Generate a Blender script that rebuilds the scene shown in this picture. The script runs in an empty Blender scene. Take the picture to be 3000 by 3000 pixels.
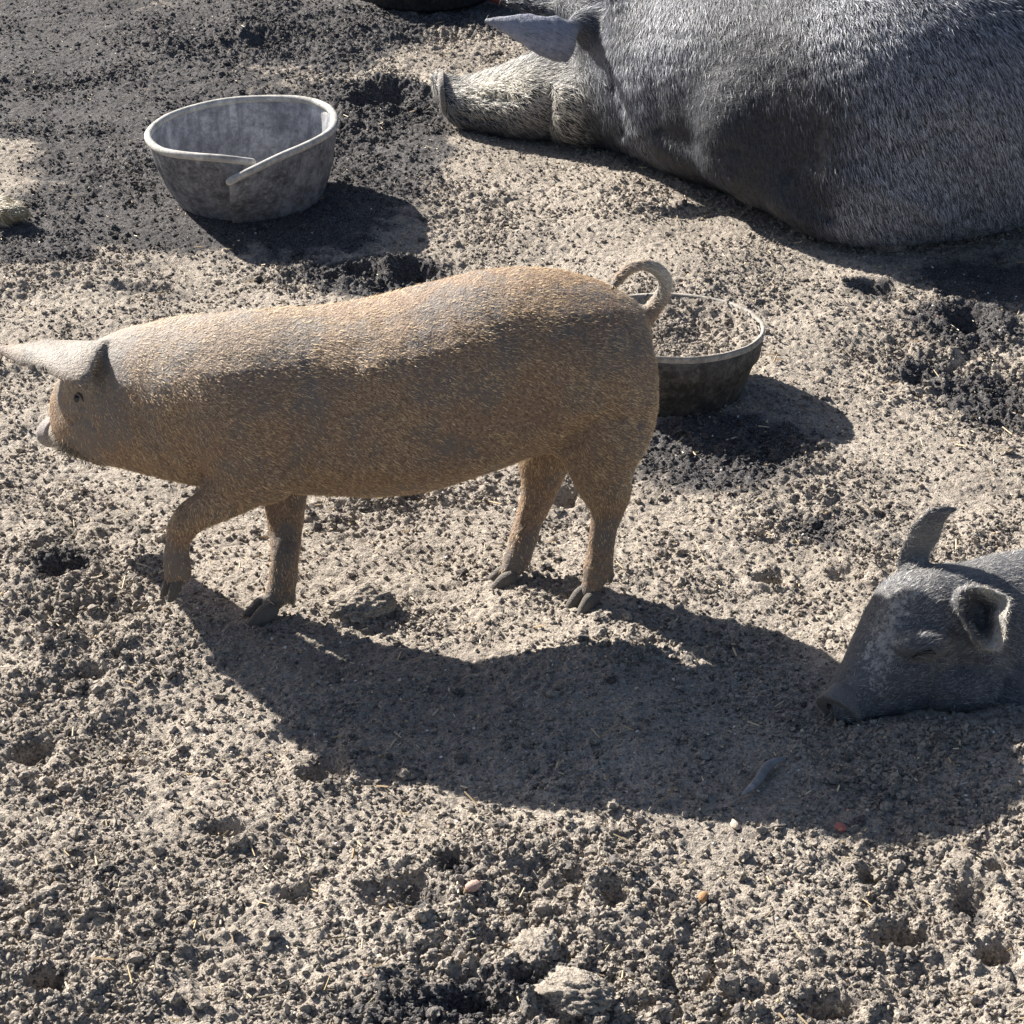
import bpy, math, random
import numpy as np
from mathutils import Vector, Matrix

random.seed(7)
rng = np.random.default_rng(11)
R = math.radians
scene = bpy.context.scene
COL = scene.collection

# ------------------------------------------------------------------ camera
CAM_H, PITCH, FOV = 1.8, 27.5, 27.0
cam_d = bpy.data.cameras.new('camera')
cam = bpy.data.objects.new('camera', cam_d)
COL.objects.link(cam)
cam.location = (0, 0, CAM_H)
cam.rotation_euler = (R(90 - PITCH), 0, 0)
cam_d.sensor_fit = 'HORIZONTAL'
cam_d.angle = R(FOV)
cam_d.clip_end = 500
cam_d.clip_start = 0.05
scene.camera = cam

# ------------------------------------------------------------------ light
SUN_EL, SUN_AZ = 33.0, -46.0          # azimuth measured from +Y towards +X
world = bpy.data.worlds.new('World')
scene.world = world
world.use_nodes = True
wn = world.node_tree
sky = wn.nodes.new('ShaderNodeTexSky')
sky.sky_type = 'NISHITA'
sky.sun_disc = False
sky.sun_elevation = R(SUN_EL)
sky.sun_rotation = R(SUN_AZ)
wn.links.new(sky.outputs[0], wn.nodes['Background'].inputs[0])
wn.nodes['Background'].inputs[1].default_value = 0.049
sky.dust_density = 1.6
sky.air_density = 0.8
sd = bpy.data.lights.new('sun', 'SUN')
sd.energy = 5.0
sd.angle = R(0.6)
sd.color = (1.0, 0.95, 0.88)
sun = bpy.data.objects.new('sun', sd)
COL.objects.link(sun)
sv = Vector((math.sin(R(SUN_AZ)) * math.cos(R(SUN_EL)), math.cos(R(SUN_AZ)) * math.cos(R(SUN_EL)), math.sin(R(SUN_EL))))
sun.rotation_euler = sv.to_track_quat('Z', 'Y').to_euler()
scene.view_settings.view_transform = 'Standard'
scene.view_settings.look = 'None'
scene.view_settings.exposure = 1.3
scene.render.resolution_x = scene.render.resolution_y = 1024

# ------------------------------------------------------------------ helpers: surveyed points of the place
F = 966 / math.tan(R(FOV / 2))
CP, SP = math.cos(R(PITCH)), math.sin(R(PITCH))

def gY(py):                          # distance of the ground seen at survey row py
    return CAM_H / math.tan(R(PITCH) + math.atan((py - 966) / F))

def at(px, py, Y):                   # survey reading -> point at distance Y
    u, v = (px - 966) / F, (966 - py) / F
    dy = CP + v * SP
    dz = -SP + v * CP
    s = Y / dy
    return Vector((u * s, Y, CAM_H + dz * s))

def gp(px, py):
    return at(px, py, gY(py))

def pix(Y):                          # metres per survey unit at distance Y, mid height
    return (Y * CP + CAM_H * SP * 0.85) / F

# ------------------------------------------------------------------ noise
def _h(ix, iy, s):
    n = (ix.astype(np.int64) * 374761393 + iy.astype(np.int64) * 668265263 + s * 1442695041) & 0xffffffff
    n = ((n ^ (n >> 13)) * 1274126177) & 0xffffffff
    n = (n ^ (n >> 16)) & 0xffffffff
    return n / 4294967295.0

def pn(x, y, s=0):
    x0, y0 = np.floor(x), np.floor(y)
    fx, fy = x - x0, y - y0
    u, v = fx * fx * fx * (fx * (fx * 6 - 15) + 10), fy * fy * fy * (fy * (fy * 6 - 15) + 10)
    def g(i, j):
        a = _h(x0 + i, y0 + j, s) * 2 * np.pi
        return np.cos(a) * (fx - i) + np.sin(a) * (fy - j)
    a = g(0, 0) * (1 - u) + g(1, 0) * u
    b = g(0, 1) * (1 - u) + g(1, 1) * u
    return (a * (1 - v) + b * v) * 1.5

def fbm(x, y, s=0, o=4):
    r, a = 0, 1.0
    for k in range(o):
        r = r + a * pn(x * 2 ** k + 13 * k, y * 2 ** k - 7 * k, s + k)
        a *= .5
    return r

def domes(x, y, cell, s, fill=.6):   # lumps scattered on a jittered lattice, height 0..1
    gx, gy = x / cell, y / cell
    x0, y0 = np.floor(gx), np.floor(gy)
    out = np.zeros_like(x)
    for i in (-1, 0, 1):
        for j in (-1, 0, 1):
            cx, cy = x0 + i, y0 + j
            r = .3 + .45 * _h(cx, cy, s + 3)
            on = _h(cx, cy, s + 4) < fill
            dx = gx - (cx + _h(cx, cy, s + 1))
            dy = gy - (cy + _h(cx, cy, s + 2))
            an = _h(cx, cy, s + 5) * 6.28
            ax = dx * np.cos(an) + dy * np.sin(an)
            ay = (-dx * np.sin(an) + dy * np.cos(an)) * (1 + .7 * _h(cx, cy, s + 6))
            d2 = (ax * ax + ay * ay) / (r * r)
            out = np.maximum(out, np.where(on, r * 1.33 * np.sqrt(np.clip(1 - d2, 0, 1)), 0))
    return out

def blob(x, y, px, py, rx, ry):      # soft mask, 1 inside an oval of ground
    c = gp(px, py)
    sx = rx * pix(c.y)
    sy = abs(gY(py - ry) - gY(py + ry)) / 2
    d = ((x - c.x) / sx) ** 2 + ((y - c.y) / sy) ** 2
    return np.exp(-d * 1.2)

DRY_SHEEN = [(5, 292, 70, 30, .8), (820, 110, 110, 50, .8), (1300, 420, 420, 60, .6)]  # first oval: wet sheen at the left edge, painted as pale soil
DAMP_SHADE = [(40, 10, 300, 60, 1), (150, 90, 200, 60, .6), (100, 150, 420, 150, 1), (720, 330, 90, 60, 1.0), (300, 430, 330, 45, 1), (60, 470, 160, 28, .9), (560, 440, 160, 26, .8), (450, 60, 420, 80, 1), (500, 300, 330, 150, 1.2), (250, 200, 260, 160, 1.0), (760, 260, 110, 110, 1.0), (120, 420, 260, 60, .9),  # damp soil, with the grey tub's shade painted in at its right
        (740, 200, 90, 60, 1), (620, 400, 160, 60, .8), (1850, 520, 150, 45, .8), (700, 515, 130, 35, .9), (1820, 600, 80, 40, .6),
        (1370, 850, 190, 75, 1.0), (1830, 600, 100, 50, .8), (1860, 740, 90, 60, .7), (1640, 545, 60, 22, .8), (1740, 690, 60, 25, .7), (1550, 1000, 160, 50, .3), (950, 30, 200, 30, .9), (880, 1880, 150, 50, .2), (100, 1060, 130, 60, .15)]  # first oval: dark soil and the round tub's shade, painted in
ROUGH = [(700, 515, 150, 40, 1.3), (1780, 620, 170, 110, 1.1), (1900, 760, 120, 90, .8), (100, 1080, 160, 120, 1), (90, 1420, 200, 200, .7),
         (600, 1430, 150, 110, .6), (900, 1760, 280, 200, 1.1), (1250, 1880, 260, 90, 1.3), (850, 1900, 300, 80, 1.2), (1720, 1760, 260, 180, .8),
         (250, 1800, 260, 160, .7), (700, 1160, 110, 40, 1), (500, 80, 200, 70, .9), (700, 190, 110, 50, 1), (240, 330, 120, 60, .8),
         (1350, 860, 200, 60, .8), (720, 950, 260, 40, .6), (880, 60, 260, 50, 1.0), (1500, 1000, 200, 100, .3), (1300, 340, 400, 70, .3), (650, 260, 140, 180, .8)]
PITS = [(1830, 600, 42, 18, .05), (1650, 545, 36, 12, .035), (1740, 700, 26, 12, .03), (780, 510, 45, 16, .05), (690, 510, 40, 14, .04),
        (720, 185, 50, 16, .05), (1600, 1080, 30, 14, .02), (1455, 1085, 26, 11, .025), (110, 1080, 44, 16, .022), (60, 1410, 40, 22, .035),
        (610, 1440, 40, 26, .03), (760, 1690, 70, 36, .03), (860, 1640, 35, 28, .022), (880, 1890, 60, 18, .02), (1640, 1640, 20, 14, .025),
        (1840, 1690, 40, 36, .028), (1700, 1760, 55, 18, .035), (1160, 1695, 26, 20, .03), (1880, 1800, 40, 20, .04), (1560, 1900, 55, 22, .035),
        (250, 540, 60, 10, .02), (160, 1260, 40, 16, .02), (1000, 1860, 30, 18, .02), (90, 1870, 40, 18, .03), (560, 1690, 40, 16, .02),
        (500, 80, 40, 14, .03), (1880, 1640, 22, 12, .02), (420, 1560, 40, 14, .02), (1070, 930, 24, 14, .03), (740, 935, 60, 10, .03)]
FLAT = [(510, 1160, 60, 16), (1105, 1135, 60, 14), (965, 1095, 50, 12), (1750, 1345, 260, 30), (1250, 735, 190, 60), (470, 372, 190, 62),
        (1300, 250, 330, 60), (1750, 300, 420, 160), (1430, 1490, 60, 30), (30, 420, 80, 20)]

def damp_shade_at(x, y):
    d = np.zeros_like(x)
    for a in DAMP_SHADE:
        d = np.maximum(d, a[4] * blob(x, y, *a[:4]) * 1.4)
    for a in DRY_SHEEN: d = d - a[4] * blob(x, y, *a[:4])
    for a in ROUGH:
        d = d + .26 * a[4] * blob(x, y, *a[:4])
    for a in PITS:
        d = d + .36 * blob(x, y, a[0], a[1], a[2] * 1.1, a[3] * 1.1)  # soil colour is also darker inside each pit
    d = d + .26 * fbm(x * 3.4, y * 3.4, 50, 4) + .24 * fbm(x * 17, y * 17, 61, 3)
    return np.clip((d - .30) / .32, 0, 1)

def height(x, y, fine=True):
    rough = .15 + .62 * np.clip(fbm(x * 2.3, y * 2.3, 5, 3) + .12, 0, 1)
    for a in ROUGH:
        rough = rough + .8 * a[4] * blob(x, y, *a[:4])
    flat = np.zeros_like(x)
    for a in FLAT:
        flat = np.maximum(flat, blob(x, y, *a) * 1.25)
    flat = np.clip(flat, 0, 1)
    rough = rough * (1 - .8 * flat)
    h = .022 * fbm(x * 1.6, y * 1.6, 21, 3) * (1 - flat)
    wx = x + .012 * pn(x * 30, y * 30, 71)
    wy = y + .012 * pn(x * 30, y * 30, 72)
    h = h + rough ** 1.5 * .012 * (domes(wx, wy, .085, 100, .45) - .2)
    h = h + rough ** 1.3 * .0075 * domes(wx, wy, .030, 200, .5)
    if fine:
        h = h + (.18 + .82 * np.minimum(rough, 1.3)) * .0085 * domes(x + .004 * pn(x * 90, y * 90, 73), y + .004 * pn(x * 90, y * 90, 74), .016, 300, .72)
        h = h + rough * .006 * fbm(x * 26, y * 26, 31, 3)
        h = h + .0030 * pn(x * 120, y * 120, 41) - .006 * np.clip(pn(x * 42, y * 42, 43) - .25, 0, 1)
    # hoof prints and holes
    for (px, py, rx, ry, dp) in PITS:
        c = gp(px, py)
        sx, sy = rx * pix(c.y), abs(gY(py - ry) - gY(py + ry)) / 2
        m = (np.abs(x - c.x) < sx * 3) & (np.abs(y - c.y) < sy * 3)
        if m.any():
            xx, yy = x[m] - c.x, y[m] - c.y
            d = (xx / sx) ** 2 + (yy / sy) ** 2
            d = d * (1 + .5 * pn(x[m] * 22, y[m] * 22, 77))
            h[m] += -dp * np.exp(-d ** 1.6) + dp * .22 * np.exp(-((np.sqrt(np.abs(d)) - 1.6) ** 2) * 5)
    # scattered small prints on a jittered lattice
    p = domes(x + .02 * pn(x * 15, y * 15, 81), y + .02 * pn(x * 15, y * 15, 82), .16, 400, .42)
    h = h - (.45 + .4 * rough) * .022 * np.clip(p - .25, 0, 1) * (1 - flat)
    fade = np.clip((9.5 - np.maximum(np.abs(x) * 2.6, np.abs(y))) / 1.5, 0, 1)
    return h * fade

def hz(x, y):
    return float(height(np.array([float(x)]), np.array([float(y)]), False)[0])

# ------------------------------------------------------------------ object helpers
def tag(o, label=None, cat=None, group=None, kind=None):
    if label: o['label'] = label
    if cat: o['category'] = cat
    if group: o['group'] = group
    if kind: o['kind'] = kind
    return o

def mesh_np(name, V, Fc, mat, parent=None, smooth=True):
    V = np.asarray(V, dtype=np.float32)
    Fc = np.asarray(Fc, dtype=np.int32)
    me = bpy.data.meshes.new(name)
    n, k = Fc.shape
    me.vertices.add(len(V)); me.vertices.foreach_set('co', V.ravel())
    me.loops.add(n * k); me.loops.foreach_set('vertex_index', Fc.ravel())
    me.polygons.add(n)
    me.polygons.foreach_set('loop_start', np.arange(0, n * k, k, dtype=np.int32))
    me.polygons.foreach_set('loop_total', np.full(n, k, dtype=np.int32))
    me.polygons.foreach_set('use_smooth', np.full(n, smooth))
    me.update(calc_edges=True)
    if mat: me.materials.append(mat)
    o = bpy.data.objects.new(name, me)
    COL.objects.link(o)
    if parent: o.parent = parent
    return o

def mesh_py(name, V, Fc, mat, parent=None, smooth=True):
    me = bpy.data.meshes.new(name)
    me.from_pydata([tuple(v) for v in V], [], Fc)
    me.polygons.foreach_set('use_smooth', [smooth] * len(me.polygons))
    me.update()
    if mat: me.materials.append(mat)
    o = bpy.data.objects.new(name, me)
    COL.objects.link(o)
    if parent: o.parent = parent
    return o

def fattr(me, name, vals):
    a = me.attributes.new(name, 'FLOAT', 'POINT')
    a.data.foreach_set('value', np.asarray(vals, dtype=np.float32))

def empty(name, loc):
    o = bpy.data.objects.new(name, None)
    o.empty_display_size = .1
    COL.objects.link(o)
    o.location = loc
    return o

def under(child, root):              # parent keeping world position (roots are never rotated)
    child.parent = root
    child.matrix_parent_inverse = Matrix.Translation(-Vector(root.location))
    return child

def spline(pts, n):                  # Catmull-Rom through rows of numbers
    P = np.array(pts, dtype=float)
    m = len(P)
    out = []
    for t in np.linspace(0, m - 1, n):
        i = min(int(t), m - 2); f = t - i
        p0, p1, p2, p3 = P[max(i - 1, 0)], P[i], P[i + 1], P[min(i + 2, m - 1)]
        out.append(.5 * ((2 * p1) + (-p0 + p2) * f + (2 * p0 - 5 * p1 + 4 * p2 - p3) * f * f + (-p0 + 3 * p1 - 3 * p2 + p3) * f ** 3))
    return np.array(out)

class Mesh:
    def __init__(s): s.v = []; s.f = []
    def add(s, V, Fc):
        b = len(s.v); s.v += [Vector(v) for v in V]; s.f += [tuple(i + b for i in f) for f in Fc]
    def rings(s, rings, cap0=True):  # list of closed rings -> tube with rounded caps
        n = len(rings[0]); V = []; Fc = []
        for r in rings: V += r
        for i in range(len(rings) - 1):
            for j in range(n):
                Fc.append((i * n + j, i * n + (j + 1) % n, (i + 1) * n + (j + 1) % n, (i + 1) * n + j))
        c0 = sum(rings[0], Vector()) / n; c1 = sum(rings[-1], Vector()) / n
        V += [c0, c1]; a, b = len(V) - 2, len(V) - 1
        for j in range(n):
            if cap0: Fc.append((a, (j + 1) % n, j))
            m = (len(rings) - 1) * n
            Fc.append((b, m + j, m + (j + 1) % n))
        s.add(V, Fc)
    def loft(s, st, sub=6, n=28, ex=2.3, cap=True, capk=.8):
        """stations (tx,ty,bx,by,Y,b[,dY]) : upper and lower outline reading, distance, half width, lean of the ring"""
        st = [tuple(q) + (0,) * (7 - len(q)) for q in st]
        S = spline(st, (len(st) - 1) * sub + 1)
        C = []; A = []; B = []
        for q in S:
            T = at(q[0], q[1], q[4] + q[6] / 2); Bt = at(q[2], q[3], q[4] - q[6] / 2)
            c = (T + Bt) / 2; a = (T - Bt) / 2; b = max(q[5], .002)
            L = a.length; Lc = math.sqrt(max(L * L - (b * .42) ** 2 * (a.z / L) ** 2, (L * .6) ** 2))
            C.append(c); A.append(a * (Lc / L)); B.append(b)
        rs = []
        for i, c in enumerate(C):
            t = (C[min(i + 1, len(C) - 1)] - C[max(i - 1, 0)]).normalized()
            sd_ = t.cross(A[i]).normalized() * B[i]
            r = []
            for k in range(n):
                an = 2 * math.pi * k / n
                ca, sa = math.cos(an), math.sin(an)
                p = 2 / ex
                r.append(c + A[i] * (abs(ca) ** p * (1 if ca > 0 else -1)) + sd_ * (abs(sa) ** p * (1 if sa > 0 else -1)))
            rs.append(r)
        if cap:
            def capr(i, d):
                t = (C[i] - C[i + d]).normalized(); out = []
                h = min(B[i], A[i].length) * capk
                for f in (.5, .85, .98):
                    k = math.sqrt(1 - f * f)
                    out.append([C[i] + (p - C[i]) * k + t * h * f for p in rs[i]])
                return out
            rs = capr(0, 1)[::-1] + rs + capr(len(C) - 1, -1)
        s.rings(rs)
        return C
    def tube(s, pts, n=14, sub=5, world_pts=False):
        """(px,py,Y,r_in_readings) or world (x,y,z,r)"""
        P = []
        for q in pts:
            if world_pts: P.append(q)
            else:
                w = at(q[0], q[1], q[2]); P.append((w.x, w.y, w.z, q[3] * pix(q[2])))
        S = spline(P, (len(P) - 1) * sub + 1)
        C = [Vector(q[:3]) for q in S]
        rs = []
        ref = Vector((0.13, .97, 0.21))
        for i, c in enumerate(C):
            t = (C[min(i + 1, len(C) - 1)] - C[max(i - 1, 0)]).normalized()
            u = t.cross(ref).normalized(); w = u.cross(t)
            r = S[i][3]
            rs.append([c + (u * math.cos(2 * math.pi * k / n) + w * math.sin(2 * math.pi * k / n)) * r for k in range(n)])
        def cp(i, d):
            t = (C[i] - C[i + d]).normalized(); out = []
            for f in (.5, .85, .98):
                k = math.sqrt(1 - f * f)
                out.append([C[i] + (p - C[i]) * k + t * S[i][3] * f for p in rs[i]])
            return out
        s.rings(cp(0, 1)[::-1] + rs + cp(len(C) - 1, -1))
    def ell(s, c, r, rot=None, nu=20, nv=12):
        M = rot.to_matrix() if rot else Matrix.Identity(3)
        rs = []
        for i in range(1, nv):
            ph = math.pi * i / nv
            rs.append([Vector(c) + M @ Vector((r[0] * math.sin(ph) * math.cos(2 * math.pi * k / nu), r[1] * math.sin(ph) * math.sin(2 * math.pi * k / nu), r[2] * math.cos(ph))) for k in range(nu)])
        s.rings(rs)
    def sheet(s, EA, EB, th, bow=0.0, n=26, m=12):
        """ear-like leaf between two edges of world points, thickness th, bowed towards the camera side"""
        A = spline([tuple(p) for p in EA], n); B = spline([tuple(p) for p in EB], n)
        front = []; back = []; prev = None
        for i in range(n):
            a, b = Vector(A[i]), Vector(B[i])
            t = Vector(A[min(i + 1, n - 1)]) - Vector(A[max(i - 1, 0)]) + Vector(B[min(i + 1, n - 1)]) - Vector(B[max(i - 1, 0)])
            nn = t.cross(b - a)
            nn = nn.normalized() if nn.length > 1e-9 else Vector((0, -1, 0))
            if prev is None:
                if nn.z - nn.y < 0: nn = -nn
            elif nn.dot(prev) < 0: nn = -nn
            prev = nn
            w = (b - a).length
            fr = []; bk = []
            for j in range(m + 1):
                k = j / m
                e = math.sqrt(max(0, 1 - (2 * k - 1) ** 2))
                p = a.lerp(b, k) + nn * bow * w * (e - .3)
                tt = th * .5 * (.35 + .65 * e)
                fr.append(p + nn * tt); bk.append(p - nn * tt)
            front.append(fr); back.append(bk)
        rs = [f + b[::-1] for f, b in zip(front, back)]
        s.rings(rs)
    def cup(s, rim, deep, th, n=40):
        """open ear: rim of world points, funnel to the point deep"""
        Rm = spline([tuple(p) for p in rim] + [tuple(rim[0])], n + 1)[:-1]
        Rm = [Vector(p) for p in Rm]; deep = Vector(deep)
        c = sum(Rm, Vector()) / n
        ax = (deep - c)
        prof_out = [(0, 1.0), (.12, 1.03), (.35, .98), (.7, .75), (1.1, .5), (1.35, .3)]
        prof_in = [(.95, .10), (.75, .2), (.42, .36), (.2, .58), (.05, .82), (-.03, .96)]
        rs = [[c + (p - c) * k + ax * f for p in Rm] for f, k in (prof_out[::-1] + prof_in[::-1])]
        s.rings(rs)

def remeshed(name, mb, mat, root, voxel, smooth_it=5, wr=0.0, seed=0, soft=None, soft_it=0):
    """join closed shapes into one continuous skin"""
    o = mesh_py('tmp_' + name, mb.v, mb.f, None)
    m = o.modifiers.new('r', 'REMESH'); m.mode = 'VOXEL'; m.voxel_size = voxel
    m2 = o.modifiers.new('s', 'SMOOTH'); m2.factor = .5; m2.iterations = smooth_it
    dg = bpy.context.evaluated_depsgraph_get()
    me = bpy.data.meshes.new_from_object(o.evaluated_get(dg))
    bpy.data.objects.remove(o)
    me.name = name
    me.polygons.foreach_set('use_smooth', [True] * len(me.polygons))
    if soft:
        n = len(me.vertices)
        co = np.empty(n * 3, np.float32); me.vertices.foreach_get('co', co); co = co.reshape(-1, 3).astype(float)
        ed = np.empty(len(me.edges) * 2, np.int32); me.edges.foreach_get('vertices', ed); ed = ed.reshape(-1, 2)
        w = np.zeros(n)
        for p, rr in soft: w = np.maximum(w, np.clip(1.6 * np.exp(-(((co - np.array(p)) / rr) ** 2).sum(1)), 0, 1) if rr > 0 else w)
        for p, rr in soft:
            if rr < 0: w *= 1 - np.clip(1.6 * np.exp(-(((co - np.array(p)) / rr) ** 2).sum(1)), 0, 1)
        a, b = ed[:, 0], ed[:, 1]
        deg = np.bincount(a, minlength=n) + np.bincount(b, minlength=n)
        for _ in range(soft_it):
            nb = np.stack([np.bincount(a, co[b, k], n) + np.bincount(b, co[a, k], n) for k in range(3)], 1) / np.maximum(deg, 1)[:, None]
            co = co + (nb - co) * (w * .7)[:, None]
        me.vertices.foreach_set('co', co.astype(np.float32).ravel()); me.update()
    if wr > 0:
        n = len(me.vertices)
        co = np.empty(n * 3, np.float32); me.vertices.foreach_get('co', co); co = co.reshape(-1, 3).astype(float)
        no = np.empty(n * 3, np.float32); me.vertex_normals.foreach_get('vector', no); no = no.reshape(-1, 3)
        d = pn(co[:, 0] * 26 + co[:, 1] * 9, co[:, 2] * 30 + co[:, 1] * 17, seed) + .5 * pn(co[:, 0] * 60 + co[:, 1] * 22, co[:, 2] * 66 - co[:, 1] * 31, seed + 1)
        co = co + no * (d * wr)[:, None]
        me.vertices.foreach_set('co', co.astype(np.float32).ravel())
    me.update()
    me.materials.clear(); me.materials.append(mat)
    ob = bpy.data.objects.new(name, me)
    COL.objects.link(ob)
    under(ob, root)
    return ob

def bristles(body, root, mat, count, L, w, comb, lay=25, seed=1, dens=None, name='bristles', jit=.35, palef=None, tintf=None):
    me = body.data
    me.calc_loop_triangles()
    nt = len(me.loop_triangles)
    tri = np.empty(nt * 3, np.int32); me.loop_triangles.foreach_get('vertices', tri); tri = tri.reshape(-1, 3)
    co = np.empty(len(me.vertices) * 3, np.float32); me.vertices.foreach_get('co', co); co = co.reshape(-1, 3).astype(float)
    a, b, c = co[tri[:, 0]], co[tri[:, 1]], co[tri[:, 2]]
    cr = np.cross(b - a, c - a); ar = np.linalg.norm(cr, axis=1)
    wgt = ar.copy()
    if dens is not None: wgt = wgt * dens((a + b + c) / 3, cr / np.maximum(ar, 1e-12)[:, None])
    g = np.random.default_rng(seed)
    idx = g.choice(nt, count, p=wgt / wgt.sum())
    r1, r2 = g.random(count), g.random(count)
    q = np.sqrt(r1)
    P = a[idx] * (1 - q)[:, None] + b[idx] * (q * (1 - r2))[:, None] + c[idx] * (q * r2)[:, None]
    N = cr[idx] / np.maximum(ar[idx], 1e-12)[:, None]
    D = comb(P, N) + g.normal(0, jit, (count, 3))
    D -= N * (D * N).sum(1)[:, None]
    D /= np.maximum(np.linalg.norm(D, axis=1), 1e-6)[:, None]
    S = np.cross(D, N) + N * g.normal(0, .35, (count, 1))
    S /= np.linalg.norm(S, axis=1)[:, None]
    ln = L * g.uniform(.55, 1.35, count)
    la = np.radians(g.normal(lay, 9, count))
    P0 = P - N * .001
    M_ = P0 + D * (ln * .55 * np.cos(la))[:, None] + N * (ln * .55 * np.sin(la))[:, None]
    la2 = la * .45
    T = M_ + D * (ln * .45 * np.cos(la2))[:, None] + N * (ln * .45 * np.sin(la2))[:, None]
    hw = (w * g.uniform(.6, 1.3, count) / 2)[:, None]
    V = np.stack([P0 - S * hw, P0 + S * hw, M_ + S * hw * .8, M_ - S * hw * .8, T], 1).reshape(-1, 3)
    base = np.arange(count)[:, None] * 5
    tris = np.concatenate([base + np.array([0, 1, 2]), base + np.array([0, 2, 3]), base + np.array([3, 2, 4])], 0)
    o = mesh_np(name, V, tris, mat, None, smooth=False)
    tint = g.random(count) * (tintf(P) if tintf else 1)
    fattr(o.data, 'tint', np.repeat(tint, 5))
    fattr(o.data, 'pale', np.repeat(np.clip(palef(P), 0, 1) if palef else np.zeros(count), 5))
    under(o, root)
    o['kind'] = 'stuff'
    return o

# ------------------------------------------------------------------ materials
class NT:
    def __init__(s, name):
        s.m = bpy.data.materials.new(name); s.m.use_nodes = True
        s.t = s.m.node_tree; s.b = s.t.nodes['Principled BSDF']
    def n(s, typ, **kw):
        x = s.t.nodes.new('ShaderNode' + typ)
        for k, v in kw.items():
            if k.startswith('i_'): x.inputs[k[2:].replace('_', ' ')].default_value = v
            else: setattr(x, k, v)
        return x
    def l(s, a, b): s.t.links.new(a, b)
    def noise(s, scale, detail=4, rough=.6, co=None, typ=None):
        x = s.n('TexNoise'); x.inputs['Scale'].default_value = scale; x.inputs['Detail'].default_value = detail; x.inputs['Roughness'].default_value = rough
        s.l(co or s.co(), x.inputs['Vector']); return x.outputs['Fac']
    def co(s):
        if not hasattr(s, '_c'): s._c = s.n('TexCoord').outputs['Object']
        return s._c
    def ramp(s, f, stops):
        x = s.n('ValToRGB'); e = x.color_ramp.elements
        while len(e) < len(stops): e.new(.5)
        for k, (p, c) in enumerate(stops):
            e[k].position = p; e[k].color = (c[0], c[1], c[2], 1) if not isinstance(c, (int, float)) else (c, c, c, 1)
        s.l(f, x.inputs[0]); return x.outputs[0]
    def mix(s, f, a, b, mode='MIX'):
        x = s.n('Mix', data_type='RGBA', blend_type=mode)
        for i, v in ((0, f), (6, a), (7, b)):
            if hasattr(v, 'links'): s.l(v, x.inputs[i])
            elif i == 0: x.inputs[0].default_value = v
            else: x.inputs[i].default_value = (v[0], v[1], v[2], 1)
        return x.outputs[2]
    def attr(s, name):
        return s.n('Attribute', attribute_name=name).outputs['Fac']
    def bump(s, h, dist, strength=1.0, nrm=None):
        x = s.n('Bump'); x.inputs['Distance'].default_value = dist; x.inputs['Strength'].default_value = strength
        s.l(h, x.inputs['Height'])
        if nrm: s.l(nrm, x.inputs['Normal'])
        return x.outputs[0]
    def done(s, col, rough=.9, nrm=None, spec=.3):
        if hasattr(col, 'links'): s.l(col, s.b.inputs['Base Color'])
        else: s.b.inputs['Base Color'].default_value = (*col, 1)
        if hasattr(rough, 'links'): s.l(rough, s.b.inputs['Roughness'])
        else: s.b.inputs['Roughness'].default_value = rough
        s.b.inputs['Specular IOR Level'].default_value = spec
        if nrm: s.l(nrm, s.b.inputs['Normal'])
        return s.m

def soil_material():
    t = NT('soil')
    big = t.noise(3.0, 3)
    mid = t.noise(38, 4, .65)
    fine = t.noise(260, 3, .7)
    v = t.n('TexVoronoi', feature='F1'); v.inputs['Scale'].default_value = 210; t.l(t.co(), v.inputs['Vector'])
    dry = t.ramp(mid, [(.3, (.25, .213, .175)), (.5, (.41, .357, .295)), (.72, (.52, .463, .385))])
    dry = t.mix(.55, dry, t.ramp(fine, [(.36, (.10, .083, .07)), (.47, (.36, .312, .26)), (.60, (.52, .462, .39)), (.74, (.70, .63, .54))]), 'MIX')
    sp = t.noise(150, 2, .5)
    dry = t.mix(t.ramp(sp, [(.30, .75), (.37, 0)]), dry, (.075, .065, .058))
    vw = t.n('RGBToBW'); t.l(v.outputs['Color'], vw.inputs[0])
    dry = t.mix(.5, dry, t.ramp(vw.outputs[0], [(.2, .36), (.8, .64)]), 'OVERLAY')
    wet = t.ramp(fine, [(.36, (.030, .026, .024)), (.50, (.092, .083, .077)), (.62, (.23, .222, .222)), (.74, (.46, .44, .42))])
    wet = t.mix(.3, wet, t.ramp(mid, [(.35, (.04, .04, .043)), (.7, (.19, .182, .182))]))
    col = t.mix(t.attr('damp_shade'), dry, wet)
    col = t.mix(.35, col, t.ramp(big, [(.35, .34), (.65, .64)]), 'OVERLAY')
    h = t.n('Math', operation='ADD'); t.l(mid, h.inputs[0]); t.l(fine, h.inputs[1])
    nrm = t.bump(h.outputs[0], .006, 1.0)
    return t.done(col, .93, nrm, .2)

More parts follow.
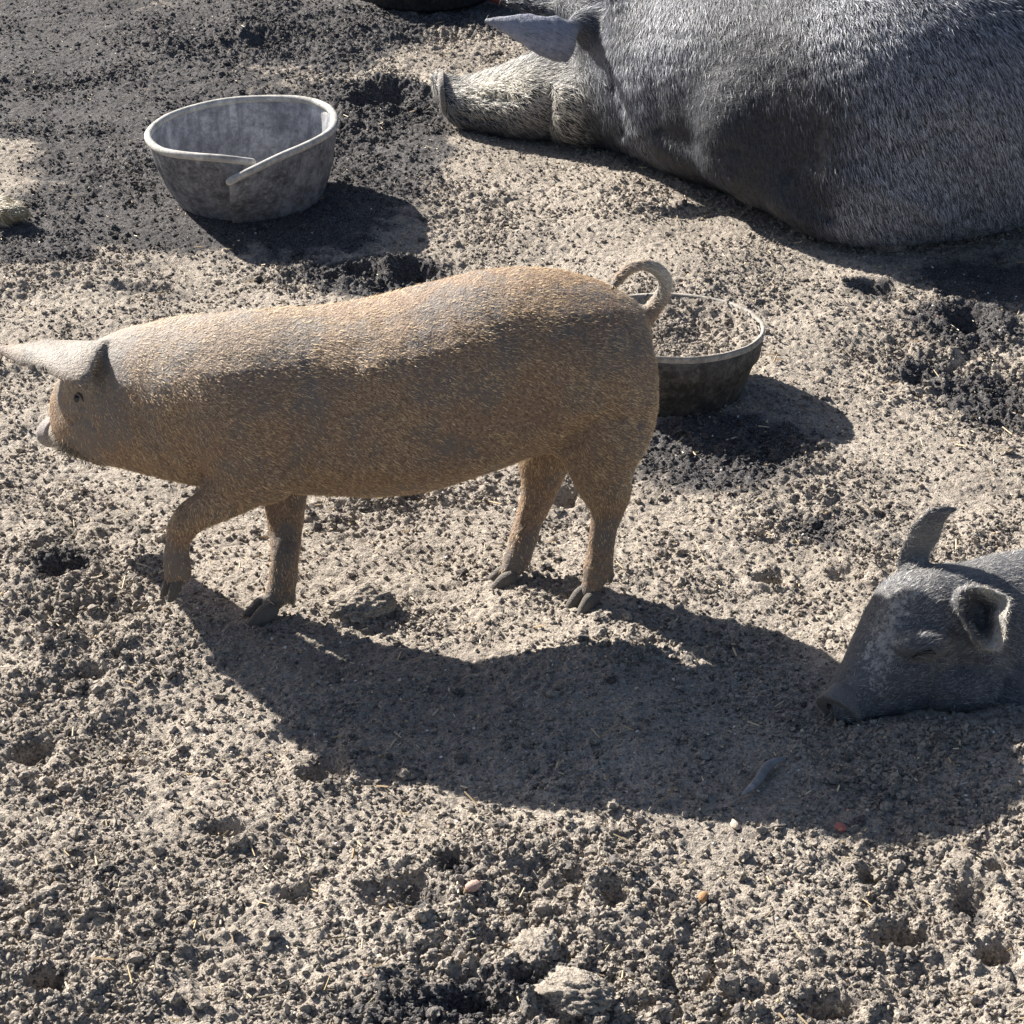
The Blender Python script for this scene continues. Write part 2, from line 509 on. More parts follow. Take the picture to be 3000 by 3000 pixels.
def skin_material(name, c1, c2, c3, mud_shade, mudamt=.5, sc=60, spec=.35, mudhi=None, rough=.62, pale=(.45, .38, .28)):
    t = NT(name)
    f = t.noise(sc * 4, 3, .7); m = t.noise(sc * .25, 4, .6)
    col = t.ramp(f, [(.3, c1), (.5, c2), (.72, c3)])
    mm = t.ramp(m, [(.62 - mudamt * .25, 0), (.72 - mudamt * .2, 1)])
    mx = t.n('Math', operation='MULTIPLY'); t.l(mm, mx.inputs[0]); mx.inputs[1].default_value = .75
    col = t.mix(mx.outputs[0], col, mud_shade)
    pm = t.mix(f, tuple(q * .55 for q in pale), tuple(min(.9, q * 1.3) for q in pale))
    col = t.mix(t.attr('pale'), col, pm)
    a = t.attr('mud_shade')
    cut = t.n('Math', operation='ADD'); t.l(a, cut.inputs[0]); t.l(t.noise(sc * 1.6, 5, .8), cut.inputs[1])
    k = t.ramp(cut.outputs[0], [(.86, 0), (.96, 1)])
    col = t.mix(k, col, mudhi or mud_shade)
    h = t.n('Math', operation='ADD'); t.l(f, h.inputs[0]); t.l(t.noise(sc, 5, .65), h.inputs[1])
    return t.done(col, rough, t.bump(h.outputs[0], .004, .7), spec)

def bristle_material(name, ca, cb, rough=.45, spec=.5, pale=(.8, .74, .62), mid=.5):
    t = NT(name)
    col = t.ramp(t.attr('tint'), [(0, ca), (.55, tuple(x * (1 - mid) + y * mid for x, y in zip(ca, cb))), (1, cb)])
    col = t.mix(t.attr('pale'), col, pale)
    return t.done(col, rough, None, spec)

SOIL = soil_material()

# ------------------------------------------------------------------ ground: one sheet to the horizon
def axis(lo, hi, step0, step1, far_lo, far_hi):
    a = [lo]
    while a[-1] < hi:
        k = (a[-1] - lo) / (hi - lo)
        a.append(a[-1] + step0 + (step1 - step0) * k)
    g = .02; x = a[-1]; post = []
    while x < far_hi: x += g; g *= 1.35; post.append(x)
    g = .02; x = lo; pre = []
    while x > far_lo: x -= g; g *= 1.35; pre.append(x)
    return np.array(pre[::-1] + a + post)

XS = axis(-2.15, 2.15, .0038, .0038, -120, 120)
YS = axis(1.75, 8.0, .0030, .0085, -60, 160)
gx, gy_ = np.meshgrid(XS, YS)
gx, gy_ = gx.ravel(), gy_.ravel()
gh = height(gx, gy_)
nx, ny = len(XS), len(YS)
ii = np.arange(nx * ny).reshape(ny, nx)
quads = np.stack([ii[:-1, :-1].ravel(), ii[:-1, 1:].ravel(), ii[1:, 1:].ravel(), ii[1:, :-1].ravel()], 1)
ground = mesh_np('ground', np.stack([gx, gy_, gh], 1), quads, SOIL)
fattr(ground.data, 'damp_shade', damp_shade_at(gx, gy_))
tag(ground, kind='structure')

# crumbs and clods lying loose on it
def ico(sub):
    import bmesh
    bm = bmesh.new(); bmesh.ops.create_icosphere(bm, subdivisions=sub, radius=1)
    V = np.array([v.co[:] for v in bm.verts]); Fc = np.array([[v.index for v in f.verts] for f in bm.faces]); bm.free()
    return V, Fc

def rots(g, n):
    q = g.normal(size=(n, 4)); q /= np.linalg.norm(q, axis=1)[:, None]
    w, x, y, z = q.T
    return np.stack([np.stack([1 - 2 * (y * y + z * z), 2 * (x * y - z * w), 2 * (x * z + y * w)], -1),
                     np.stack([2 * (x * y + z * w), 1 - 2 * (x * x + z * z), 2 * (y * z - x * w)], -1),
                     np.stack([2 * (x * z - y * w), 2 * (y * z + x * w), 1 - 2 * (x * x + y * y)], -1)], 1)

def lumps(name, n, rlo, rhi, sub, seed, sink=.35, power=2.2, region=None, rough_bias=True, mat=SOIL, zfun=None):
    g = np.random.default_rng(seed)
    if region is None:
        m = n * 3
        y = 1.9 + (g.random(m) ** 1.35) * 5.9
        x = g.uniform(-1, 1, m) * (.55 + y * .235)
        if rough_bias:
            k = .22 + 1.0 * np.clip(fbm(x * 2.3, y * 2.3, 5, 3) + .15, 0, 1)
            for a in ROUGH: k = k + .7 * a[4] * blob(x, y, *a[:4])
            for a in FLAT: k = k * (1 - .85 * np.clip(blob(x, y, *a), 0, 1))
            k = k * (.4 + np.clip(pn(x * 9, y * 9, 91) + .4, 0, 1))
            keep = g.random(m) < k / 1.3
            x, y = x[keep][:n], y[keep][:n]
        else: x, y = x[:n], y[:n]
        z = height(x, y)
    else:
        x, y, z = region(g, n)
    n = len(x)
    V0, F0 = ico(sub)
    tv = []
    for k in range(14):
        d = 1 + .28 * g.normal(size=(len(V0), 1)) if sub == 1 else 1 + .22 * np.sin(V0 @ g.normal(size=(3, 1)) * 3 + g.random() * 6) + .17 * g.normal(size=(len(V0), 1))
        tv.append(V0 * d * np.array([1, g.uniform(.65, 1), g.uniform(.5, .85)]))
    tv = np.array(tv)
    r = rlo + (rhi - rlo) * g.random(n) ** power
    T = tv[g.integers(0, 14, n)]
    V = np.einsum('nij,nkj->nki', rots(g, n), T) * r[:, None, None]
    V[:, :, 2] *= .8
    V += np.stack([x, y, z + r * (.6 - sink)], 1)[:, None, :]
    Fc = F0[None] + (np.arange(n) * len(V0))[:, None, None]
    o = mesh_np(name, V.reshape(-1, 3), Fc.reshape(-1, 3), mat, smooth=False)
    dm = damp_shade_at(x, y) if region is None else np.zeros(n)
    dm = np.clip(dm + (g.random(n) < .30) * g.uniform(.3, .9, n), 0, 1)
    fattr(o.data, 'damp_shade', np.repeat(dm, len(V0)))
    return o

tag(lumps('soil_crumbs', 190000, .0014, .0058, 1, 3), kind='stuff')
tag(lumps('soil_clods', 7000, .005, .0125, 2, 4, power=3.6), kind='stuff')

def snap(o, px, py, lift=0.0):        # point of an animal's skin seen at a survey reading
    org = Vector((0, 0, CAM_H)); M = o.matrix_world.inverted()
    bpy.context.view_layer.update(); M = o.matrix_world.inverted()
    tgt = at(px, py, 3.0)
    d = (tgt - org).normalized()
    ok, loc, nrm, _ = o.ray_cast(M @ org, (M.to_3x3() @ d).normalized())
    return (o.matrix_world @ loc) - d * lift if ok else tgt

def sculpt(o, lines):                 # folds and muscles: (survey readings, height along the skin normal, width)
    me = o.data; n = len(me.vertices)
    co = np.empty(n * 3, np.float32); me.vertices.foreach_get('co', co); co = co.reshape(-1, 3).astype(float)
    no = np.empty(n * 3, np.float32); me.vertex_normals.foreach_get('vector', no); no = no.reshape(-1, 3)
    d_ = np.zeros(n)
    for pts, dep, wid in lines:
        P = spline([tuple(snap(o, a, b)) for a, b in pts], max(2, 8 * (len(pts) - 1) + 1)) if len(pts) > 1 else np.array([tuple(snap(o, *pts[0]))])
        m = np.full(n, 1e9)
        for k in range(len(P)):
            t = k / max(1, len(P) - 1)
            f = 1.0 if len(P) == 1 else .35 + .65 * math.sin(math.pi * min(1, max(0, t)))
            m = np.minimum(m, ((co - P[k]) ** 2).sum(1) / f ** 2)
        d_ += dep * np.exp(-m / wid ** 2)
    me.vertices.foreach_set('co', (co + no * d_[:, None]).astype(np.float32).ravel()); me.update()

# ------------------------------------------------------------------ standing ginger pig
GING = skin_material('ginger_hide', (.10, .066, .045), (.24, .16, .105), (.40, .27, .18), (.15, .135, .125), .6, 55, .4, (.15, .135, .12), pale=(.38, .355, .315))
GBR = bristle_material('ginger_bristle', (.25, .135, .055), (.90, .69, .42), .6, .25)
pr = gp(800, 1140)
pig = empty('pig', (pr.x, pr.y, 0))
tag(pig, 'ginger pig with curled tail walking left, one front foot lifted', 'pig')

mb = Mesh()
body_st = [(1233, 650, 1228, 725, 3.172, .065), (1217, 585, 1206, 808, 3.172, .108), (1165, 541, 1160, 850, 3.171, .138), (1085, 512, 1080, 848, 3.165, .148),
           (1000, 501, 1000, 856, 3.155, .150), (900, 510, 900, 893, 3.145, .152), (800, 534, 800, 923, 3.14, .154), (700, 559, 700, 931, 3.135, .154),
           (600, 575, 600, 928, 3.135, .150), (500, 581, 500, 922, 3.135, .144), (420, 585, 410, 915, 3.14, .135), (340, 592, 335, 902, 3.16, .122),
           (270, 603, 262, 886, 3.185, .108), (215, 620, 205, 875, 3.22, .094), (180, 652, 172, 870, 3.255, .077), (165, 690, 158, 864, 3.29, .056),
           (154, 728, 147, 860, 3.325, .042), (142, 760, 136, 856, 3.355, .034), (129, 779, 125, 850, 3.385, .030), (117, 785, 114, 845, 3.415, .029)]
mb.loft(body_st, sub=4, n=36, ex=2.05, capk=.25)
# near foreleg, lifted
mb.tube([(470, 760, 3.08, 85), (468, 850, 3.055, 80), (462, 900, 3.04, 64), (410, 946, 3.03, 42), (366, 972, 3.03, 33), (343, 1000, 3.03, 30), (335, 1030, 3.03, 24), (333, 1058, 3.03, 27), (329, 1084, 3.03, 21)])
mb.tube([(345, 1055, 3.02, 13), (352, 1078, 3.02, 11), (353, 1094, 3.02, 6)])
# far foreleg
mb.tube([(520, 820, 3.18, 80), (535, 900, 3.17, 52), (538, 960, 3.15, 40), (539, 1010, 3.13, 32), (537, 1055, 3.10, 28), (534, 1095, 3.095, 30), (524, 1120, 3.09, 26), (512, 1140, 3.08, 20)])
mb.tube([(545, 1100, 3.09, 13), (551, 1125, 3.09, 10), (552, 1140, 3.09, 5)])
# near hind leg
mb.tube([(1130, 700, 3.13, 110), (1140, 790, 3.10, 98), (1135, 860, 3.095, 74), (1138, 910, 3.105, 54), (1147, 945, 3.12, 41), (1144, 975, 3.125, 31), (1138, 1005, 3.125, 27), (1132, 1045, 3.125, 27), (1126, 1075, 3.12, 28), (1118, 1100, 3.115, 22), (1114, 1115, 3.11, 18)])
mb.tube([(1165, 895, 3.11, 26), (1173, 928, 3.12, 21), (1163, 958, 3.125, 17)])
mb.tube([(1143, 1065, 3.12, 14), (1152, 1085, 3.12, 9), (1152, 1100, 3.12, 5)])
# far hind leg
mb.tube([(1080, 780, 3.26, 90), (1030, 860, 3.26, 56), (1022, 905, 3.255, 42), (1011, 945, 3.25, 33), (997, 985, 3.24, 28), (985, 1025, 3.225, 28), (972, 1060, 3.215, 26), (962, 1078, 3.205, 20)])
# belly/flank folds
mb.tube([(1005, 785, 3.07, 48), (1048, 808, 3.07, 40), (1092, 845, 3.08, 40)])
mb.ell(at(470, 810, 3.06), (.12, .07, .10))
mb.ell(at(500, 885, 3.03), (.055, .045, .06))
mb.ell(at(1135, 755, 3.085), (.09, .06, .11))
# tail
mb.tube([(1208, 608, 3.20, 22), (1230, 586, 3.21, 18), (1248, 562, 3.215, 16), (1256, 534, 3.21, 15), (1243, 511, 3.20, 14), (1216, 500, 3.19, 13), (1189, 507, 3.175, 12.5), (1170, 523, 3.16, 12), (1156, 541, 3.14, 9)], sub=8)
# near ear, held out flat over the face
EA = [at(207, 637, 3.17), at(170, 641, 3.19), at(120, 645, 3.23), at(75, 647, 3.24), at(30, 653, 3.25), at(-8, 655, 3.25)]
EB = [at(168, 750, 3.06), at(150, 738, 3.06), at(124, 720, 3.075), at(88, 705, 3.11), at(40, 692, 3.18), at(-4, 666, 3.23)]
mb.sheet(EA, EB, .009, .16)
mb.tube([(205, 690, 3.22, 32), (192, 680, 3.17, 24), (182, 676, 3.14, 16)])
# far ear
EA = [at(190, 645, 3.33), at(165, 650, 3.38), at(140, 657, 3.41), at(122, 667, 3.43)]
EB = [at(180, 680, 3.33), at(160, 682, 3.37), at(138, 682, 3.40), at(120, 672, 3.42)]
mb.sheet(EA, EB, .011, .1)
# mouth corner / cheek
mb.ell(at(196, 815, 3.205), (.05, .045, .06))
mb.ell(at(150, 738, 3.25), (.026, .02, .018))
mb.ell(at(166, 812, 3.268), (.032, .03, .04))
body = remeshed('body', mb, GING, pig, .0042, 4, .0012, 5, soft=[(at(480, 770, 3.05), .20), (at(1090, 820, 3.1), .2), (at(1090, 700, 3.1), .2)], soft_it=14)

sculpt(body, [([(440, 790)], .012, .08), ([(1120, 690)], .014, .10), ([(1010, 720), (1000, 800)], -.013, .045), ([(560, 760), (556, 820), (540, 885)], -.009, .035),
              ([(262, 770), (285, 820), (325, 885)], -.005, .022), ([(350, 780), (350, 830), (380, 900)], -.007, .03),
              ([(480, 870), (430, 915)], .008, .03), ([(340, 960), (338, 1000)], .005, .014), ([(1060, 850), (1120, 800), (1170, 790)], -.007, .02), ([(1180, 620), (1215, 700), (1205, 800)], -.006, .03),
              ([(1150, 930), (1140, 990)], -.004, .010), ([(700, 700), (850, 690), (960, 680)], .008, .06), ([(600, 880), (800, 890), (950, 860)], .008, .04), ([(135, 800), (160, 790), (180, 810)], -.004, .008), ([(150, 765), (162, 772)], -.003, .006),
              ([(515, 960), (520, 1040)], -.003, .008), ([(1010, 900), (985, 990)], -.003, .009)])
def vco(o):
    co = np.empty(len(o.data.vertices) * 3, np.float32); o.data.vertices.foreach_get('co', co); return co.reshape(-1, 3).astype(float)
def near(co, p, r):
    return np.exp(-(((co - np.array(p)) / r) ** 2).sum(1))
co = vco(body)
mud_shade = np.clip((.20 - co[:, 2]) / .2, 0, 1) * .55
mud_shade += .62 * near(co, at(196, 706, 3.13), (.03, .06, .055))  # ear's shadow and dark hair behind it, painted into the hide
mud_shade += .3 * near(co, at(120, 815, 3.3), .07) + .45 * near(co, at(80, 670, 3.2), .09)
fattr(body.data, 'mud_shade', mud_shade)
def pale_pig(c):
    k = .95 * near(c, at(105, 810, 3.44), (.06, .12, .07)) + 1.1 * near(c, at(70, 678, 3.16), (.11, .09, .05)) + .75 * near(c, at(130, 800, 3.36), (.06, .1, .09)) + .6 * near(c, at(140, 680, 3.13), (.05, .05, .04))
    k = k * .62 + 1.2 * near(c, at(1240, 525, 3.2), (.055, .06, .04)) + .3 * near(c, at(350, 590, 3.15), (.2, .15, .10))
    return np.clip(k, 0, 1)
fattr(body.data, 'pale', pale_pig(co))

def comb_pig(P, N):
    D = np.zeros_like(P); D[:, 0] = 1.0; D[:, 1] = .2; D[:, 2] = -.55
    legs = P[:, 2] < .25
    D[legs] = (0.15, 0, -1)
    return D
bristles(body, pig, GBR, 150000, .0095, .0008, comb_pig, 13, 2, jit=.25, palef=pale_pig, dens=lambda c, n: np.where(c[:, 0] < at(215, 700, 3).x, .45, 1.0) * np.where(c[:, 2] < .2, .35, 1) * np.clip(.75 + .6 * fbm(c[:, 0] * 6, c[:, 2] * 6 + c[:, 1] * 3, 88, 3), .15, 1.4) * (1 - .9 * np.clip(1.5 * near(c, at(90, 680, 3.14), (.10, .09, .045)), 0, 1)))
PALE = skin_material('pale_snout', (.20, .165, .15), (.31, .27, .25), (.42, .38, .36), (.3, .27, .24), .3, 80)
sn = Mesh(); sn.loft([(115, 783, 113, 846, 3.405, .030), (106, 780, 104, 847, 3.425, .034), (100, 784, 98, 842, 3.436, .032)], n=28, ex=2, capk=.2)
o = mesh_py('snout_disc', sn.v, sn.f, PALE); under(o, pig)
HOOF = skin_material('hoof_horn', (.07, .062, .055), (.12, .105, .09), (.2, .175, .145), (.16, .14, .12), .6, 90)
def hoof(root, p, fwd, s=1.0, dip=.0):
    """cloven hoof: two curved claws, p = top centre"""
    m = Mesh(); fwd = Vector(fwd).normalized(); side = fwd.cross(Vector((0, 0, 1))).normalized()
    for k in (-1, 1):
        rs = []
        for i in range(9):
            t = i / 8
            c = Vector(p) + side * k * .0125 * s * (1 + .35 * t) + fwd * (.042 * t * s - .006) + Vector((0, 0, -.034 * s * t ** .9 - dip * t))
            rr = .0140 * s * min(1, .45 + t * 3.2) * (1 - .45 * t ** 3)
            up = (Vector((0, 0, 1)) * .55 + fwd * .8).normalized()
            rs.append([c + side * math.cos(a) * rr * .85 + up * math.sin(a) * rr * 1.25 for a in [2 * math.pi * j / 12 for j in range(12)]])
        m.rings(rs)
    o = mesh_py('hoof', m.v, m.f, HOOF); under(o, root); return o
hoof(pig, at(508, 1134, 3.075), (-1, -.3, -.1), 1.05)
hoof(pig, at(1112, 1112, 3.11), (-.75, -.5, -.3), .98)
hoof(pig, at(960, 1076, 3.2), (-1, -.2, -.1), .95)
hoof(pig, at(329, 1084, 3.03), (-.3, -.25, -.35), .68)
CH = snap(body, 128, 845)
bristles(body, pig, bristle_material('chin_hair_dark', (.03, .025, .02), (.16, .13, .10)), 260, .022, .0011, lambda P, N: np.tile(np.array([-.2, -.2, -1.]), (len(P), 1)), 45, 12, name='chin_hair', jit=.4, dens=lambda c, n: near(c, CH, (.035, .05, .016)) + 1e-9)
EYE = NT('eye_wet').done((.012, .010, .010), .15, None, .6)
LASH = NT('eyelid_dark').done((.09, .07, .06), .6, None, .3)
m = Mesh(); m.ell(snap(body, 146, 752, -.001), (.0075, .005, .007)); o = mesh_py('eye', m.v, m.f, EYE); under(o, pig)
m = Mesh(); m.tube([(*snap(body, a, b, .001), rr) for a, b, rr in ((138, 753, .001), (142, 746, .0025), (148, 744, .003), (154, 749, .0025), (157, 757, .001))], world_pts=True, n=8); o = mesh_py('eyelid', m.v, m.f, LASH); under(o, pig)

# ------------------------------------------------------------------ big grey sow lying behind
SOWM = skin_material('grey_sow_hide', (.011, .012, .016), (.024, .026, .032), (.055, .057, .066), (.12, .115, .105), .1, 26, .3, (.44, .41, .33), .62, (.31, .32, .375))
SBR = bristle_material('sow_bristle', (.035, .042, .06), (.76, .78, .84), .5, .4, mid=.25)
sr = gp(1500, 400)
sow = empty('sow', (sr.x, sr.y, 0))
tag(sow, 'huge grey sow with pale bristles lying asleep, ear flopped forward', 'pig')
mb = Mesh()
mb.loft([(830, 137, 842, 218, 5.80, .066), (842, 140, 852, 230, 5.80, .072), (868, 142, 880, 243, 5.79, .086), (915, 129, 920, 256, 5.78, .112), (965, 108, 975, 262, 5.76, .135), (1010, 84, 1020, 268, 5.74, .155),
         (1060, 60, 1070, 270, 5.74, .17), (1110, 20, 1125, 276, 5.74, .20), (1170, -20, 1190, 286, 5.70, .24), (1260, -75, 1270, 314, 5.62, .29),
         (1400, -120, 1400, 366, 5.44, .34), (1560, -130, 1560, 416, 5.26, .36), (1720, -120, 1720, 458, 5.08, .36), (1830, -110, 1830, 446, 5.12, .36), (1950, -95, 1950, 385, 5.22, .36),
         (2150, -60, 2150, 335, 5.30, .33), (2350, 20, 2350, 330, 5.3, .25), (2450, 100, 2450, 300, 5.3, .15)], sub=5, n=44, ex=2.2)
mb.ell(at(1115, 205, 5.60), (.12, .10, .11))            # jowl
mb.ell(at(985, 200, 5.675), (.085, .06, .085))          # cheek
mb.ell(at(1066, 212, 5.565), (.055, .06, .095))
mb.ell(at(1260, 120, 5.46), (.15, .14, .26))            # shoulder
mb.tube([(1380, 270, 5.18, 70), (1300, 290, 5.22, 46), (1240, 284, 5.30, 32), (1205, 274, 5.36, 22)])     # folded foreleg
mb.ell(at(1650, 380, 4.89), (.28, .15, .11))            # sagging belly
mb.ell(at(1880, 190, 4.95), (.26, .2, .22))
mb.ell(at(1500, 250, 5.05), (.26, .14, .22))
mb.sheet([at(1104, 60, 5.50), at(1094, 30, 5.50), at(1050, 18, 5.49), at(1000, 17, 5.48), at(950, 22, 5.47), at(905, 34, 5.47)],
         [at(1102, 96, 5.45), at(1088, 134, 5.43), at(1060, 140, 5.41), at(1008, 116, 5.41), at(962, 82, 5.43), at(909, 44, 5.46)], .024, .20)
mb.tube([(1150, 50, 5.60, 50), (1110, 45, 5.58, 38), (1080, 50, 5.52, 26)])
mb.tube([(1160, -30, 5.50, 34), (1180, 60, 5.44, 34), (1196, 140, 5.42, 30), (1208, 215, 5.42, 22)])
mb.sheet([at(1060, -6, 5.95), at(1020, -12, 5.97), at(980, -10, 5.98), at(940, -2, 5.98)],
         [at(1060, 36, 5.88), at(1020, 32, 5.91), at(985, 23, 5.93), at(943, 6, 5.96)], .024, .1)
mb.tube([(1120, 30, 5.80, 45), (1080, 12, 5.87, 30), (1060, 8, 5.91, 18)])
sbody = remeshed('body', mb, SOWM, sow, .0085, 4, .0022, 9, soft=[(at(1350, 200, 5.3), .38), (at(1600, 250, 5.0), .5), (at(1850, 250, 4.95), .5), (at(1600, 390, 4.8), .45), (at(1520, 380, 4.9), .25), (at(960, 170, 5.64), .05), (at(2100, 250, 5), .5)], soft_it=170)
sculpt(sbody, [([(1034, 165), (1030, 210), (1036, 258)], -.024, .02), ([(1150, 150), (1160, 200), (1170, 250)], -.014, .04), ([(1228, 150), (1232, 200), (1234, 250)], -.012, .04),
               ([(1240, 270), (1300, 300), (1380, 330)], .012, .05), ([(1235, 246), (1300, 266), (1390, 284)], -.010, .035), ([(1490, 330), (1530, 380), (1560, 410)], -.022, .06), ([(1500, 345), (1640, 345), (1780, 400)], .02, .06),
               ([(1800, 250), (1850, 320), (1840, 400)], -.018, .1), ([(880, 175), (930, 185), (980, 190)], -.010, .012), ([(860, 150), (866, 190)], -.007, .008), ([(878, 148), (884, 185)], -.007, .008), ([(855, 215), (900, 228), (950, 225)], -.012, .010)])
co = vco(sbody)
mud_shade = .42 * near(co, at(870, 165, 5.68), (.14, .12, .09)) + .32 * near(co, at(970, 150, 5.62), (.13, .1, .1)) + .32 * near(co, at(1060, 215, 5.52), .08) + .25 * near(co, at(1210, 130, 5.4), (.05, .2, .15))  # last term: pale upright band along the neck roll
fattr(sbody.data, 'mud_shade', mud_shade)
fattr(sbody.data, 'pale', np.clip(1.6 * near(co, at(1010, 68, 5.45), (.15, .055, .09)), 0, 1))
def comb_sow(P, N):
    D = np.zeros_like(P); D[:, 0] = .45; D[:, 1] = -.25; D[:, 2] = -1.0
    hd = P[:, 0] < at(1130, 200, 5.7).x
    D[hd] = (.9, 0, -.35)
    return D
LITE_SHEEN = [(1270, 50, .26, 1.2), (1190, 190, .10, .9), (1650, 150, .22, .9), (1870, 330, .24, 1.4), (1620, 400, .18, .9), (1780, 420, .14, .9), (1900, 90, .3, .7), (1560, 30, .2, .6), (900, 170, .2, .5), (1065, 200, .1, .6)]  # bright sheen of her coat, painted into the bristle tone
DARK_SHEEN = [(1450, 120, .2, 1.1), (1400, 250, .22, 1.2), (1290, 290, .16, 1.1), (1500, 370, .16, 1.1), (1180, 60, .08, .7), (900, 235, .10, .8), (1120, 250, .12, 1.0), (1740, 250, .14, .6), (1790, 130, .1, .4)]  # shaded and dull parts of her flank, painted into the bristles
LITE_SHEEN = [(snap(sbody, q[0], q[1]), q[2], q[3]) for q in LITE_SHEEN]
DARK_SHEEN = [(snap(sbody, q[0], q[1]), q[2], q[3]) for q in DARK_SHEEN]
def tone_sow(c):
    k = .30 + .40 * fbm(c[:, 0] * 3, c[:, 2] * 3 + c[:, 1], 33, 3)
    for p, rr, a in LITE_SHEEN: k = k + .8 * a * near(c, p, rr)
    for p, rr, a in DARK_SHEEN: k = k - .7 * a * near(c, p, rr)
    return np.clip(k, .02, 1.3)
def dens_sow(c, n):
    vis = np.where((n[:, 1] < .35) & (c[:, 0] < 1.75), 1.0, .02)
    e = near(c, at(1010, 68, 5.45), (.15, .06, .09))
    return vis * (.25 + tone_sow(c)) * (1 - .86 * np.clip(e * 1.5, 0, 1))
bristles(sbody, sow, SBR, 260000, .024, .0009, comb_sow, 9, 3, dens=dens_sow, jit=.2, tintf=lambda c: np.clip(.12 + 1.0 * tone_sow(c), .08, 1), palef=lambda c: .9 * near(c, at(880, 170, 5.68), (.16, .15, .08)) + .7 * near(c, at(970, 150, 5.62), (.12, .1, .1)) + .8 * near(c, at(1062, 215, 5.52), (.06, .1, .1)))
m = Mesh(); m.loft([(836, 132, 848, 223, 5.795, .074), (828, 133, 841, 222, 5.795, .076), (824, 138, 837, 217, 5.795, .068)], n=28, ex=2, cap=False)
SSN = skin_material('sow_snout', (.11, .10, .095), (.21, .195, .175), (.34, .31, .27), (.3, .27, .22), .4, 60)
o = mesh_py('snout_disc', m.v, m.f, SSN); under(o, sow)

# ------------------------------------------------------------------ young dark pig, head on the ground
DKOLD = None
DK = skin_material('slate_hide', (.040, .042, .048), (.078, .081, .091), (.145, .146, .155), (.17, .165, .155), .5, 60, .45, (.42, .40, .36), .55)
DBR = bristle_material('slate_bristle', (.08, .08, .09), (.42, .40, .37))
yr = gp(1850, 1345)
yp = empty('pig', (yr.x, yr.y, 0))
tag(yp, 'slate grey young pig resting its head on the soil with one ear pricked up', 'pig')
mb = Mesh()
mb.loft([(1562, 1312, 1612, 1353, 2.775, .036), (1566, 1302, 1630, 1362, 2.775, .041), (1582, 1276, 1655, 1360, 2.79, .045), (1606, 1238, 1700, 1357, 2.815, .055), (1630, 1192, 1752, 1354, 2.845, .072),
         (1655, 1140, 1815, 1350, 2.875, .090), (1690, 1090, 1870, 1347, 2.90, .102), (1755, 1066, 1920, 1347, 2.925, .108), (1830, 1060, 1980, 1350, 2.95, .115), (1910, 1044, 2050, 1352, 2.985, .13),
         (2020, 1032, 2150, 1356, 3.02, .145), (2200, 1020, 2260, 1358, 3.05, .155), (2450, 1025, 2450, 1350, 3.08, .15), (2620, 1060, 2600, 1330, 3.1, .11)], sub=5, n=36, ex=2.2, capk=.2)
mb.ell(at(1800, 1290, 2.825), (.075, .05, .05))
mb.ell(at(1742, 1215, 2.808), (.045, .03, .024))
mb.ell(at(1745, 1243, 2.812), (.036, .022, .018))
mb.ell(at(1960, 1290, 2.87), (.13, .08, .07))
mb.sheet([at(1690, 1085, 2.94), at(1697, 1040, 2.95), at(1722, 990, 2.96), at(1752, 961, 2.965), at(1780, 956, 2.97), at(1806, 959, 2.975)],
         [at(1752, 1085, 2.96), at(1757, 1040, 2.97), at(1772, 1018, 2.975), at(1783, 984, 2.98), at(1795, 966, 2.98), at(1808, 961, 2.978)], .008, .16)
mb.tube([(1722, 1110, 2.93, 34), (1722, 1080, 2.94, 26), (1724, 1060, 2.95, 18)])
rim = [at(1806, 1150, 2.81), at(1808, 1120, 2.82), at(1830, 1106, 2.83), at(1862, 1109, 2.82), at(1908, 1130, 2.80), at(1900, 1165, 2.775), at(1900, 1198, 2.765), at(1884, 1228, 2.765), at(1852, 1224, 2.77), at(1828, 1188, 2.79)]
mb.cup(rim, at(1832, 1156, 2.90), .008)
ybody = remeshed('body', mb, DK, yp, .0036, 2, .0010, 15)
sculpt(ybody, [([(1612, 1290), (1640, 1322)], -.003, .004), ([(1622, 1272), (1654, 1308)], -.003, .004), ([(1634, 1254), (1666, 1292)], -.0025, .004), ([(1648, 1335), (1690, 1318), (1730, 1322)], -.004, .005),
               ([(1705, 1252), (1745, 1252), (1785, 1240)], -.005, .008), ([(1700, 1228), (1740, 1205), (1785, 1208)], .006, .010), ([(1796, 1190), (1812, 1260), (1800, 1320)], -.007, .014), ([(1690, 1170), (1670, 1240)], .005, .018), ([(1840, 1250), (1870, 1310)], -.008, .015)])
co = vco(ybody)
mud_shade = .43 * near(co, at(1660, 1225, 2.78), (.055, .1, .13)) + .46 * near(co, at(1700, 1100, 2.84), .07) + .55 * near(co, at(1885, 1140, 2.8), .035) + .5 * near(co, at(1880, 1215, 2.77), .03) + .2 * near(co, at(1850, 1110, 2.82), .04)
fattr(ybody.data, 'mud_shade', mud_shade)
fattr(ybody.data, 'pale', np.clip(.45 * near(co, at(1730, 1010, 2.96), .04) + .8 * near(co, at(1880, 1212, 2.77), .03) + .6 * near(co, at(1885, 1135, 2.8), .03), 0, 1))
def comb_y(P, N):
    D = np.zeros_like(P); D[:, 0] = .8; D[:, 1] = .2; D[:, 2] = .2
    b = P[:, 0] > at(1850, 1200, 2.9).x
    D[b] = (1, 0, -.6)
    return D
bristles(ybody, yp, DBR, 45000, .011, .0008, comb_y, 18, 5, dens=lambda c, n: np.where(c[:, 0] < .95, 1, .1) * np.where(c[:, 0] < at(1640, 1300, 2.8).x, .3, 1))
ER = bristle_material('ear_fringe', (.5, .45, .36), (.85, .78, .66))
